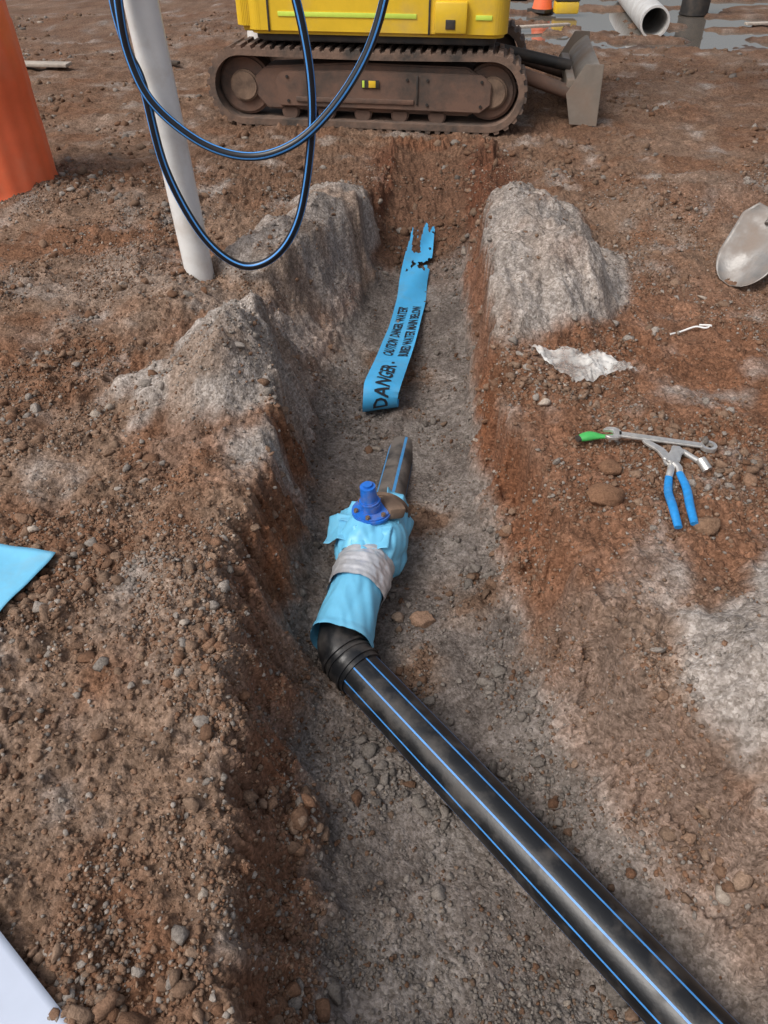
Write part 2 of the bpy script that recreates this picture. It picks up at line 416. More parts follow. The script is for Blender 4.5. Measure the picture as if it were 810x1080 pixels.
M_blue=mat('blue_epoxy',(.02,.17,.66),.33,dirt=.5,dirtcol=(.25,.18,.13,1),dscale=14,thr=.57)
M_rust=mat('rusty_steel',(.16,.11,.08),.7,metal=.3,dirt=.8,dirtcol=(.24,.16,.11,1),dscale=8,bump=.3)
M_yellow=mat('yellow_paint',(.82,.54,.03),.36,dirt=.45,dirtcol=(.45,.31,.13,1),dscale=2.6,thr=.56,var=.05,coat=.2)
M_rubber=mat('muddy_rubber',(.07,.058,.05),.8,dirt=.95,dirtcol=MUD,dscale=5,bump=.5,bscale=35,thr=.46)
M_frame=mat('muddy_steel',(.075,.058,.048),.65,dirt=.95,dirtcol=(.17,.10,.072,1),dscale=3.5,bump=.3,bscale=25,thr=.46)
M_dark=mat('dark_steel',(.03,.028,.027),.55,dirt=.4,dirtcol=(.13,.095,.07,1))
M_blade=mat('worn_steel',(.30,.26,.22),.5,metal=.3,dirt=.7,dirtcol=(.25,.18,.135,1),dscale=3,thr=.52,bump=.15)
M_shovel=mat('shovel_steel',(.26,.25,.24),.45,metal=.5,dirt=.7,dirtcol=(.25,.20,.165,1),dscale=6,thr=.5,bump=.15)
M_orange=mat('orange_plastic',(.95,.18,.07),.42,dirt=.3,dirtcol=(.72,.32,.19,1),dscale=3,thr=.56,var=.05)
M_lime=mat('reflective_strip',(.65,.85,.12),.3,var=.03)
M_glass=mat('cab_glass',(.03,.04,.045),.06,spec=.8,var=.02)
M_steel=mat('chrome_steel',(.70,.69,.67),.30,metal=.7,dirt=.3,dirtcol=(.38,.33,.28,1),dscale=22,thr=.60)
M_bluegrip=mat('blue_grip',(.02,.27,.68),.4,dirt=.3,dirtcol=(.2,.27,.38,1),dscale=25,thr=.58)
M_green=mat('green_grip',(.07,.46,.11),.4)
M_card=mat('pale_card',(.50,.56,.68),.35,var=.02)
M_greypipe=mat('grey_pipe',(.62,.62,.61),.5,dirt=.4,dirtcol=(.35,.3,.25,1),dscale=3)
M_wood=mat('weathered_wood',(.48,.42,.36),.8,var=.15,dscale=8)
M_conc=mat('concrete',(.36,.35,.34),.8,dirt=.5,dirtcol=(.26,.2,.16,1),dscale=1.2,bump=.2)

# ------------------------------------------------------------ main water pipe
pz=-.315
pa=[Vector((-.125,1.490,pz)),Vector((2.55,-1.85,pz))]
pp=[pa[0].lerp(pa[1],i/30) for i in range(31)]
water=empty('water_main_pipe')
sweep('pipe_barrel',pp,.074,180,[M_black,M_stripe],water,lambda j,t:1 if (j+9)%20<2 else 0)
el=cr([(-.070,1.424,pz),(-.112,1.474,pz+.004),(-.138,1.520,pz+.012),(-.134,1.62,pz+.02)],8)
sweep('elbow',el,lambda t:.0800 if t<.25 else .082 if t<.32 else .078,48,M_black,water)
for k,t in enumerate((.10,.30,.46)):
    i=int(t*(len(el)-1));a=el[i];d=(el[i+1]-el[i]).normalized()
    sweep('collar_ring_%d'%k,[a,a+d*.009],.0855,48,M_black,water)

# ------------------------------------------------------------ wrapped valve
valve=empty('wrapped_valve')
def crumple(amp,seed,k=2):
    def f(t,a):
        v=float(pn(np.array([math.cos(a)*1.1+t*k*.6+seed]),np.array([math.sin(a)*1.1+seed-t*k*.5]),seed)[0])
        v2=float(pn(np.array([math.cos(a)*2.6+t*k+seed]),np.array([math.sin(a)*2.6-t*k]),seed+5)[0])
        return amp*(v*.8+(.35-abs(v2))*1.0)
    return f
def polyr(a,k,ph,am): return am*(abs(math.cos(k*.5*(a+ph)))-.6)
c1=crumple(.06,3,2)
ax1=cr([(-.142,1.528,pz+.025),(-.115,1.65,pz+.035),(-.088,1.77,pz+.04)],14)
sweep('wrap_skirt',ax1,lambda t:.099-.010*t+.004*(t<.08),96,M_wrap,valve,caps=False,disp=lambda t,a:c1(t,a)+polyr(a,5,.4+t*.5,.06)+(.05*math.sin(a*3+1)*(1-t)**3))
c2=crumple(.05,8,3)
ax2=cr([(-.098,1.730,pz+.04),(-.078,1.81,pz+.04),(-.064,1.880,pz+.035)],16)
sweep('duct_tape_band',ax2,lambda t:.099+.005*math.sin(t*3.1),96,M_silver,valve,caps=False,disp=lambda t,a:c2(t,a)+polyr(a,6,.9,.05)+.014*math.sin(t*22+a)+.008*math.sin(t*50-2*a))
c3=crumple(.12,12,3)
ax3=cr([(-.075,1.862,pz+.03),(-.050,1.95,pz+.03),(-.028,2.05,pz+.02),(-.01,2.15,pz+.0)],14)
sweep('wrap_body',ax3,lambda t:.096+.036*math.sin(min(1,t*1.6)*math.pi*.8),96,M_wrap,valve,caps=False,disp=lambda t,a:c3(t,a)+polyr(a,5,.2+t,.12))
def sheet(name,fn,nu,nv,m,parent=None,cut=None,thick=.0):
    bm=bmesh.new();g=[[bm.verts.new(fn(i/nu,j/nv)) for j in range(nv+1)] for i in range(nu+1)]
    for i in range(nu):
        for j in range(nv):
            if cut and cut((i+.5)/nu,(j+.5)/nv): continue
            bm.faces.new((g[i][j],g[i+1][j],g[i+1][j+1],g[i][j+1]))
    loose=[v for v in bm.verts if not v.link_faces];bmesh.ops.delete(bm,geom=loose,context='VERTS')
    o=fin(bm,name,m,parent,True,angle=35)
    if thick:
        s=o.modifiers.new('s','SOLIDIFY');s.thickness=thick
    return o
def flap(name,C,creases,seed,m=M_wrap,curl=.03):
    C=[Vector(p) for p in C]
    def fn(u,v):
        p=C[0].lerp(C[1],u).lerp(C[3].lerp(C[2],u),v)
        nn=(C[1]-C[0]).cross(C[3]-C[0]).normalized()
        z=0
        for (cu,sl,h) in creases: z+=h*max(0,1-abs(u+sl*v-cu)/.35)
        z+=curl*(v-.5)**2+.006*float(fbm(np.array([u*2+seed]),np.array([v*2]),seed,2)[0])
        return p+nn*z
    return sheet(name,fn,20,20,m,valve,thick=.0012)
flap('wrap_flap_1',[(-.215,1.93,-.235),(-.10,1.90,-.19),(-.075,2.02,-.17),(-.20,2.07,-.235)],[(.5,.2,.02)],4)
flap('wrap_flap_2',[(.0,1.94,-.185),(.085,1.97,-.25),(.09,2.15,-.235),(.01,2.17,-.165)],[(.4,-.2,.018)],9)
flap('wrap_flap_3',[(-.12,1.85,-.195),(.015,1.86,-.19),(.03,1.955,-.175),(-.11,1.95,-.17)],[(.35,.3,.012),(.8,-.2,.01)],15)
flap('wrap_flap_4',[(-.19,2.02,-.25),(-.11,2.00,-.18),(-.09,2.10,-.19),(-.16,2.14,-.26)],[(.5,-.3,.02)],19)
cyl('valve_body',(-.045,2.02,-.22),.062,.10,M_blue,valve,bev=.012)
cyl('bonnet_flange',(-.045,2.02,-.150),.072,.022,M_blue,valve,bev=.006)
for k in range(6):
    a=k*math.pi/3+.3
    cyl('flange_bolt_%d'%k,(-.045+.058*math.cos(a),2.02+.058*math.sin(a),-.134),.009,.014,M_rust,valve,n=6,bev=.002)
cyl('gland',(-.047,2.02,-.125),.036,.05,M_blue,valve,bev=.008)
cyl('spindle_cap',(-.055,2.02,-.068),.031,.085,M_blue,valve,rot=(0,R(-5),0),bev=.010,r2=.027)
cyl('cap_collar',(-.052,2.02,-.103),.037,.016,M_blue,valve,rot=(0,R(-5),0),bev=.005)
box('bonnet_lug',(.03,2.045,-.155),(.07,.09,.05),M_rust,valve,.012,rot=(0,R(15),R(25)))
cyl('end_flange',(.0,2.13,-.26),.100,.03,M_rust,valve,rot=(R(90),0,R(-10)),bev=.006)
cyl('end_flange_face',(.006,2.165,-.27),.080,.04,M_rust,valve,rot=(R(90),0,R(-10)),bev=.010)
dp_=empty('buried_water_pipe')
bp=[Vector((.0,2.15,-.325)).lerp(Vector((.085,2.80,-.440)),i/16) for i in range(17)]
sweep('pipe_barrel',bp,.062,64,[M_blackdusty,M_stripedusty],dp_,lambda j,t:1 if (j+1)%13<2 else 0)
tick('valve')
# ------------------------------------------------------------ marker tape
tp=cr([(-.01,3.12,-.372),(-.016,3.035,-.378),(-.018,2.985,-.335),(-.014,2.985,-.275),(-.006,3.04,-.235),(.02,3.2,-.25),(.07,3.5,-.30),(.115,3.8,-.325),(.16,4.1,-.31),(.185,4.35,-.27),(.225,4.62,-.22),(.255,4.90,-.15)],16)
cum=[0]
for i in range(1,len(tp)): cum.append(cum[-1]+(tp[i]-tp[i-1]).length)
TL=cum[-1]
def tape_pt(s,w,off=0):
    s=max(0,min(TL-1e-4,s));i=int(np.searchsorted(cum,s,side='right')-1);i=max(0,min(len(tp)-2,i))
    f=(s-cum[i])/(cum[i+1]-cum[i]);p=tp[i].lerp(tp[i+1],f)
    def tn(k): return (tp[min(k+1,len(tp)-1)]-tp[max(k-1,0)]).normalized()
    T=tn(i).lerp(tn(i+1),f).normalized()
    roll=.16*math.sin(s*3.0+.4)+.25*float(ss(.9,1.6,np.array(s)))
    side=Vector((-1,-.12,0));side=(side-T*side.dot(T)).normalized()
    Nn=T.cross(side)
    side2=side*math.cos(roll)+Nn*math.sin(roll);N2=T.cross(side2)
    wave=.008*math.sin(s*11+w*30)*(.3+s/TL)+.012*(w/.085)**2*math.sin(s*5)
    return p+side2*w+N2*(wave*-1+off)
TW=.170
tape=empty('marker_tape')
def tapecut(u,v):
    if u<.76: return False
    n=float(fbm(np.array([u*TL*6.5]),np.array([v*2.2]),77,3)[0])
    rag=v>.45 and u>.90+.05*math.sin(v*30)+.02*n
    return n>.33 or rag or u>.985+.02*math.sin(v*22)
sheet('tape_strip',lambda u,v:tape_pt(u*TL,(v-.5)*TW),380,30,M_tape,tape,cut=tapecut)
def tapetext(txt,s0,w0,size,name,sx=1.0):
    cu=bpy.data.curves.new(name,'FONT');cu.body=txt;cu.size=size;cu.resolution_u=2
    cu.offset=size*.022
    o=bpy.data.objects.new(name,cu);scene.collection.objects.link(o)
    dg=bpy.context.evaluated_depsgraph_get();me=bpy.data.meshes.new_from_object(o.evaluated_get(dg))
    bpy.data.objects.remove(o)
    bm=bmesh.new();bm.from_mesh(me);bmesh.ops.triangulate(bm,faces=bm.faces[:])
    for _ in range(2): bmesh.ops.subdivide_edges(bm,edges=[e for e in bm.edges if e.calc_length()>.012],cuts=1)
    for v in bm.verts:
        v.co=tape_pt(s0+v.co.x*sx,w0+v.co.y,.003)
    return fin(bm,name,M_ink,tape,False)
tapetext('DANGER -',.150,-.034,.098,'lettering_1',.86)
tapetext('BURIED WATER MAIN BELOW',.64,-.068,.072,'lettering_2',.68)
tapetext('CAUTION  DANGER  WATER',.64,.010,.072,'lettering_3',.68)
tick('tape')
# ------------------------------------------------------------ standpipe + hoses
sp=empty('white_standpipe')
b0=Vector((-.950,3.70,-.06));t0=Vector((-1.020,3.70,1.46))
pth=[b0.lerp(t0,i/20) for i in range(21)]
def tube_open(name,path,r,ri,n,m,parent):
    bm=bmesh.new()
    T=(path[-1]-path[0]).normalized();U=Vector((0,1,0)) if abs(T.y)<.9 else Vector((0,0,1));U=(U-T*U.dot(T)).normalized();W=T.cross(U)
    prof=[(p,r) for p in path]+[(path[-1],ri),(path[0],ri)]
    rings=[[bm.verts.new(p+W*math.cos(2*math.pi*j/n)*q+U*math.sin(2*math.pi*j/n)*q) for j in range(n)] for p,q in prof]
    rings.append(rings[0])
    for i in range(len(rings)-1):
        for j in range(n): bm.faces.new((rings[i][j],rings[i][(j+1)%n],rings[i+1][(j+1)%n],rings[i+1][j]))
    bmesh.ops.recalc_face_normals(bm,faces=bm.faces[:])
    return fin(bm,name,m,parent,True,angle=40)
tube_open('pipe',pth,.072,.066,56,M_white,sp)
hose=empty('striped_hose')
A=[(-.93,3.66,1.56),(-1.03,3.58,1.42),(-1.056,3.55,1.207),(-1.055,3.55,1.013),(-.985,3.54,.837),(-.799,3.53,.686),(-.594,3.52,.635),(-.399,3.52,.686),(-.225,3.53,.822),(-.079,3.54,1.013),(0,3.55,1.207),(.03,3.56,1.40),(-.03,3.6,1.62),(-.22,3.65,1.82),(-.5,3.7,1.88),(-.8,3.72,1.78),(-.97,3.72,1.58),(-1.01,3.70,1.30)]
B=[(-.96,3.68,1.50),(-1.06,3.60,1.36),(-1.082,3.575,1.207),(-1.06,3.565,1.03),(-1.024,3.56,.908),(-.99,3.555,.567),(-.866,3.55,.265),(-.701,3.55,.125),(-.533,3.55,.172),(-.403,3.55,.355),(-.324,3.55,.686),(-.310,3.55,.944),(-.35,3.56,1.207),(-.42,3.58,1.4),(-.56,3.62,1.58),(-.76,3.66,1.66),(-.93,3.69,1.56),(-1.0,3.70,1.30)]
M_hb=mat('hose_black',(.010,.011,.016),.34,var=.05);M_hs=mat('hose_blue',(.08,.33,.80),.4,var=.05)
hf=lambda j,t:1 if j%8<2 else 0
sweep('hose_1',cr(A,14),.0190,32,[M_hb,M_hs],hose,hf,twist=.9)
sweep('hose_2',cr(B,14),.0190,32,[M_hb,M_hs],hose,hf,twist=-.8)
tt=[t0.lerp(b0,.10)+Vector((math.cos(a)*.088-.006,math.sin(a)*.088,0)) for a in np.linspace(0,2*math.pi,33)]
sweep('pipe_tie',tt,.009,8,M_silver,sp,caps=False)

# ------------------------------------------------------------ traffic barrel
tb=empty('traffic_barrel',(-2.555,5.14,-.03))
prof=[(.385,0),(.388,.03),(.378,.06),(.370,.10),(.366,.40),(.362,.42),(.358,.60),(.362,.62),(.354,.95),(.348,.97),(.345,1.15),(.30,1.22),(.20,1.25),(.0,1.25)]
bm=bmesh.new();n=160;rings=[]
for r,z in prof:
    fl_=lambda j:1+(.007*math.cos(20*2*math.pi*j/n) if .05<z<1.1 else 0)
    rings.append([bm.verts.new((max(r,.002)*math.cos(2*math.pi*j/n)*fl_(j),max(r,.002)*math.sin(2*math.pi*j/n)*fl_(j),z)) for j in range(n)])
for i in range(len(rings)-1):
    for j in range(n): bm.faces.new((rings[i][j],rings[i][(j+1)%n],rings[i+1][(j+1)%n],rings[i+1][j]))
bmesh.ops.recalc_face_normals(bm,faces=bm.faces[:])
fin(bm,'drum',M_orange,tb)
sweep('handle',cr([(-.12,0,1.24),(-.10,0,1.33),(0,0,1.37),(.10,0,1.33),(.12,0,1.24)],8),.02,12,M_orange,tb)

# ------------------------------------------------------------ excavator
ex=empty('mini_excavator',(-.03,7.50,-.02),(0,0,R(-8)))
def stadium(Lh,r,zc,n=24):
    pts=[]
    for i in range(n+1):
        a=-math.pi/2+math.pi*i/n;pts.append((Lh+r*math.cos(a),zc+r*math.sin(a)))
    for i in range(9): pts.append((Lh-2*Lh*(i+1)/10,zc+r-.012*math.sin(math.pi*(i+1)/10)))
    for i in range(n+1):
        a=math.pi/2+math.pi*i/n;pts.append((-Lh+r*math.cos(a),zc+r*math.sin(a)))
    return pts
def resample(pts,step):
    P=[Vector((p[0],0,p[1])) for p in pts];P.append(P[0]);cu=[0]
    for i in range(1,len(P)): cu.append(cu[-1]+(P[i]-P[i-1]).length)
    n=int(cu[-1]/step);out=[]
    for k in range(n):
        s=cu[-1]*k/n;i=min(len(P)-2,int(np.searchsorted(cu,s,side='right')-1))
        f=(s-cu[i])/max(1e-9,cu[i+1]-cu[i]);p=P[i].lerp(P[i+1],f);T=(P[i+1]-P[i]).normalized();out.append((p,T))
    return out
def track(yc,tag):
    W=.40;hl=.985;r=.268;zc=.30
    out=resample(stadium(hl,r,zc),.03)
    bm=bmesh.new();n=len(out);secs=[]
    for p,T in out:
        Nn=Vector((T.z,0,-T.x));sec=[]
        for (yy,o) in ((-W/2,-.045),(-W/2,.0),(W/2,.0),(W/2,-.045)):
            sec.append(bm.verts.new((p.x+Nn.x*o,yc+yy,p.z+Nn.z*o)))
        secs.append(sec)
    for i in range(n):
        a=secs[i];b=secs[(i+1)%n]
        for k in range(4): bm.faces.new((a[k],a[(k+1)%4],b[(k+1)%4],b[k]))
    lug=resample(stadium(hl,r,zc),.078)
    for k,(p,T) in enumerate(lug):
        Nn=Vector((T.z,0,-T.x))
        for (ya,yb,sh) in ((-W/2+.004,-.01,0),(.01,W/2-.004,.0)):
            vs=[]
            for o,hw in ((-.004,.026),(.022,.017)):
                for yy,sgn in ((ya,-1),(ya,1),(yb,1),(yb,-1)):
                    q=p+T*(sgn*hw+sh)+Nn*o;vs.append(bm.verts.new((q.x,yc+yy,q.z)))
            for fidx in ((0,1,2,3),(7,6,5,4),(0,4,5,1),(1,5,6,2),(2,6,7,3),(3,7,4,0)):
                bm.faces.new([vs[i] for i in fidx])
    bmesh.ops.recalc_face_normals(bm,faces=bm.faces[:])
    fin(bm,'track_belt_'+tag,M_rubber,ex,True,angle=30)
    pf=[(-.80,.14),(-.90,.24),(-.90,.36),(-.80,.44),(-.1,.48),(.80,.47),(.92,.40),(.96,.26),(.84,.13)]
    prism('track_frame_'+tag,pf,yc-.13,yc+.13,M_frame,ex,.012)
    s=-1 if yc<0 else 1
    lo,hi=sorted((yc+s*.13,yc+s*.165))
    prism('frame_skirt_'+tag,[(-.70,.17),(-.72,.36),(-.66,.415),(.0,.435),(.92,.425),(1.0,.36),(1.0,.22),(.92,.16)],lo,hi,M_frame,ex,.008)
    box('frame_step_'+tag,(-.08,yc+s*.172,.225),(.95,.012,.035),M_frame,ex,.004)
    box('frame_seam_'+tag,(.42,yc+s*.170,.31),(.014,.012,.20),M_dark,ex,.003)
    for k,(bx_,bz_) in enumerate(((-.62,.38),(-.62,.21),(.34,.38),(.50,.38),(.92,.38),(.92,.21),(.50,.21))):
        cyl('skirt_bolt_%s_%d'%(tag,k),(bx_,yc+s*.169,bz_),.012,.012,M_dark,ex,rot=(R(90),0,0),n=6,bev=.002)
    if yc<0:
        box('warning_label_'+tag,(.05,yc+s*.1735,.345),(.14,.006,.055),M_dark,ex,.001);box('label_mark_'+tag,(.065,yc+s*.178,.345),(.055,.004,.048),M_yellow,ex,.001);box('label_tick_'+tag,(-.005,yc+s*.178,.345),(.018,.004,.048),M_lime,ex,.001)
    for x,rr,nm in ((-hl,.215,'idler'),(hl,.20,'sprocket')):
        cyl(nm+'_'+tag,(x,yc,.30),rr,.20,M_frame,ex,rot=(R(90),0,0),bev=.02)
        cyl(nm+'_hub_'+tag,(x+.02*(x>0),yc+s*.115,.30),.115,.05,M_rust,ex,rot=(R(90),0,0),bev=.015)
    for k,x in enumerate((-.62,-.32,-.02,.28,.58)):
        cyl('roller_%s_%d'%(tag,k),(x,yc,.125),.072,.26,M_frame,ex,rot=(R(90),0,0),bev=.012)
track(-.74,'near');track(.74,'far')
box('undercarriage_beam',(0,0,.42),(1.0,1.15,.20),M_frame,ex,.03)
cyl('slew_ring',(0,0,.585),.42,.15,M_dark,ex)
def rrect(x0,x1,y0,y1,rl,rr,n=10):
    P=[]
    for cx,cy,r,a0 in ((x1-rr,y1-rr,rr,0),(x0+rl,y1-rl,rl,90),(x0+rl,y0+rl,rl,180),(x1-rr,y0+rr,rr,270)):
        for i in range(n+1):
            a=R(a0+90*i/n);P.append((cx+r*math.cos(a),cy+r*math.sin(a)))
    return P
def slab(name,P,z0,z1,m,bev=.02): return prism(name,P,z0,z1,m,ex,bev,plane='XY')
slab('house_base',rrect(-.88,1.00,-.88,.90,.18,.12),.615,.70,M_dark,.008)
slab('lower_skirt',rrect(-.90,1.08,-.94,.94,.10,.12),.668,.98,M_yellow,.025)
slab('engine_cover',rrect(-.92,.10,-.94,.94,.12,.10),.992,1.50,M_yellow,.06)
slab('counterweight',rrect(-.99,-.78,-.90,.90,.08,.05),.675,1.25,M_yellow,.04)
box('panel_gap_1',(-.72,-.943,.82),(.014,.014,.27),M_dark,ex,.002)
box('panel_gap_2',(.50,-.943,.82),(.014,.014,.27),M_dark,ex,.002)
box('reflective_strip',(-.12,-.9435,.80),(1.05,.006,.030),M_lime,ex,.001)
box('reflective_strip_2',(.90,-.9435,.80),(.12,.006,.030),M_lime,ex,.001)
box('toolbox_step',(.66,-.96,.80),(.24,.06,.20),M_yellow,ex,.015)
box('toolbox_latch',(.66,-.993,.76),(.07,.010,.06),M_dark,ex,.003)
box('vent',(-.45,-.948,1.2),(.5,.01,.25),M_dark,ex,.003)
for k in range(6): box('vent_slat_%d'%k,(-.45,-.958,1.10+.04*k),(.46,.012,.014),M_yellow,ex,.002)
slab('cab_body',rrect(.13,1.02,-.92,.10,.06,.10),.992,1.35,M_yellow,.02)
slab('cab_glass',rrect(.17,1.00,-.89,.07,.05,.09),1.35,2.25,M_glass,.01)
slab('cab_roof',rrect(.08,1.08,-.95,.14,.10,.14),2.25,2.36,M_yellow,.03)
for k,(x,y) in enumerate(((.17,-.89),(.98,-.87),(.98,.05),(.17,.07),(.58,-.90))):
    box('cab_pillar_%d'%k,(x,y,1.80),(.055,.045,.92),M_dark,ex,.01)
box('swing_bracket',(1.12,.40,.95),(.24,.30,.36),M_dark,ex,.03)
prism('boom',[(1.10,.92),(1.32,1.0),(1.75,2.10),(2.35,2.95),(2.95,3.22),(2.92,3.42),(2.25,3.22),(1.50,2.30),(1.02,1.12)],.30,.50,M_yellow,ex,.02)
prism('dipper_arm',[(2.78,3.55),(2.98,3.62),(3.16,3.25),(3.22,2.0),(3.08,1.95),(2.90,2.9),(2.80,3.2)],.32,.48,M_yellow,ex,.02)
prism('bucket',[(3.05,2.05),(3.26,2.02),(3.32,1.75),(3.20,1.48),(2.95,1.38),(2.72,1.50),(2.76,1.56),(2.95,1.60),(3.02,1.85)],.16,.64,M_blade,ex,.01)
for k in range(5): box('bucket_tooth_%d'%k,(2.69,.20+.10*k,1.53),(.12,.035,.03),M_dark,ex,.008)
cyl('boom_ram',(1.62,.40,1.52),.05,1.2,M_dark,ex,rot=(0,R(24),0))
cyl('arm_ram',(2.15,.40,3.40),.045,1.1,M_steel,ex,rot=(0,R(75),0))
bx=.17
bl=[]
for i in range(11):
    a=i/10;z=.06+.38*a;x=bx+1.53+.14*(2*a-1)**2
    bl.append((x,z))
blo=[(x-.03,z) for x,z in bl[::-1]]
prism('dozer_blade',bl+blo,-.60,.98,M_blade,ex,.004)
box('blade_edge',(bx+1.675,.19,.055),(.03,1.56,.07),M_steel,ex,.004)
for s,yy in ((-1,-.61),(1,.99)):
    prism('blade_end_%d'%(s+1),[(bx+1.48,.04),(bx+1.70,.03),(bx+1.68,.47),(bx+1.54,.47),(bx+1.42,.26)],yy-.01,yy+.01,M_blade,ex,.004)
    sweep('blade_arm_%d'%(s+1),[Vector((.62,s*.36,.36)),Vector((1.2,s*.38,.35)),Vector((bx+1.50,s*.42,.22))],.055,10,M_frame,ex)
cyl('blade_ram',(1.25,0,.42),.045,.80,M_dark,ex,rot=(0,R(100),0))
box('blade_back_rib',(bx+1.46,.15,.28),(.07,1.2,.10),M_blade,ex,.01)
tick('excavator')
# ------------------------------------------------------------ shovel
sh=empty('shovel')
tip=Vector((1.755,3.60,.0));ax=Vector((.21,.17,.30)).normalized()
side=Vector((.62,-.72,.0));side=(side-ax*side.dot(ax)).normalized();nm=side.cross(ax).normalized()
if nm.y>0: nm=-nm
def bladef(u,v):
    L=.42;w=.150*min(1,math.sqrt(max(0,1-(1-min(1,u*2.2))**2))+.02)*(1 if u<.85 else 1-.35*(u-.85)/.15)
    s=(v-.5)*2
    return tip+ax*(u*L)+side*(s*w)-nm*(.035*(1-s*s)-.03*u*u)
sheet('blade',bladef,30,20,M_shovel,sh,thick=.004)
ha=tip+ax*.34
sweep('socket',[ha,ha+ax*.16],lambda t:.026-.004*t,16,M_shovel,sh)
sweep('handle',cr([ha+ax*.12,ha+ax*.35,ha+ax*.9,ha+ax*1.25],6),.018,16,M_wood,sh)
e=ha+ax*1.27
sweep('grip',[e-side*.07,e+side*.07],.017,14,M_dark,sh)

# ------------------------------------------------------------ tools on the right bank
def gz(x,y,o=.0):
    X,Y=np.meshgrid((x-.02,x,x+.02),(y-.02,y,y+.02));return float(samp(X.ravel(),Y.ravel())[0].max())+o
spn=empty('combination_spanner')
p1=Vector((.81,2.165,0));p2=Vector((1.125,2.085,0));zt=max(gz(.8,2.16),gz(1.13,2.07),gz(.96,2.12))+.004
def plate(name,P,th,m,parent,loc,ang,bev=.0015): return prism(name,P,0,th,m,parent,bev,plane='XY',loc=loc,rot=(0,0,ang))
ang=math.atan2(p2.y-p1.y,p2.x-p1.x);Ls=(p2-p1).length
def arc(cx,cy,r,a0,a1,n): return [(cx+r*math.cos(R(a0+(a1-a0)*i/n)),cy+r*math.sin(R(a0+(a1-a0)*i/n))) for i in range(n+1)]
plate('shaft',[(.02,-.015),(Ls-.02,-.013),(Ls-.02,.013),(.02,.015)],.012,M_steel,spn,(p1.x,p1.y,zt+.002),ang,.004)
jaw=arc(0,0,.035,40,-40,8)+arc(0,0,.035,-48,-150,8)+[(-.010,-.015),(.004,-.014),(.004,.014),(-.010,.015)]+arc(0,0,.035,150,48,8)
plate('open_jaw',jaw,.014,M_steel,spn,(p1.x,p1.y,zt),ang+R(12),.003)
bm=bmesh.new();n=28;rg=[]
for r,z in ((.028,0),(.028,.014),(.0165,.014),(.0165,0)): rg.append([bm.verts.new((r*math.cos(2*math.pi*j/n),r*math.sin(2*math.pi*j/n),z)) for j in range(n)])
for i in range(4):
    for j in range(n): bm.faces.new((rg[i][j],rg[i][(j+1)%n],rg[(i+1)%4][(j+1)%n],rg[(i+1)%4][j]))
bmesh.ops.recalc_face_normals(bm,faces=bm.faces[:])
fin(bm,'ring_end',M_steel,spn,loc=(p2.x,p2.y,zt+.001))
kn=empty('utility_knife')
zk=gz(.76,2.16)+.008
sweep('handle',cr([(.700,2.172,zk+.010),(.74,2.180,zk+.014),(.78,2.174,zk+.016),(.815,2.166,zk+.020)],6),lambda t:.015+.006*math.sin(t*6),14,M_green,kn,flat=.7)
sweep('nose',cr([(.808,2.167,zk+.020),(.84,2.160,zk+.020)],4),lambda t:.013-.006*t,12,M_dark,kn,flat=.6)
sweep('end_cap',cr([(.690,2.168,zk+.010),(.703,2.172,zk+.010)],4),.015,12,M_dark,kn,flat=.7)
pl=empty('pliers')
pv=Vector((.965,1.985,gz(.965,1.985)+.014))
def P3(x,y,o=.016): return Vector((x,y,gz(x,y)+o))
sweep('grip_1',cr([P3(.948,1.935,.018),P3(.925,1.86,.018),P3(.908,1.77),P3(.905,1.685)],8),lambda t:.0125+.002*math.sin(t*3),14,M_bluegrip,pl,flat=.75)
sweep('grip_2',cr([P3(.985,1.945,.018),P3(.985,1.87,.018),P3(.970,1.78),P3(.962,1.705)],8),lambda t:.0125+.002*math.sin(t*3),14,M_bluegrip,pl,flat=.75)
sweep('arm_1',cr([pv+Vector((.01,.02,0)),pv+Vector((-.008,-.03,.002)),P3(.946,1.93,.018)],6),.012,12,M_steel,pl,flat=.6)
sweep('arm_2',cr([pv+Vector((-.01,.03,.006)),pv+Vector((.018,-.01,.006)),P3(.986,1.94,.018)],6),.012,12,M_steel,pl,flat=.6)
cyl('pivot',tuple(pv+Vector((0,.01,.006))),.015,.022,M_steel,pl,bev=.003)
plate('upper_jaw',[(-.015,0),(.018,-.01),(.022,.04),(.008,.09),(-.03,.135),(-.055,.14),(-.05,.12),(-.02,.08),(-.012,.04)],.012,M_steel,pl,(pv.x-.005,pv.y,pv.z-.006),0,.003)
plate('lower_jaw',[(-.01,-.012),(.03,-.01),(.055,.03),(.075,.045),(.07,.075),(.045,.085),(.03,.06),(.0,.03)],.012,M_steel,pl,(pv.x+.0,pv.y+.01,pv.z-.002),R(8),.003)
sk=empty('socket_extension')
sweep('bar',[P3(1.03,2.06,.010),P3(1.075,1.985,.012)],.010,14,M_steel,sk)
sweep('socket',[P3(1.068,2.0,.014),P3(1.085,1.962,.014)],.017,16,M_steel,sk)

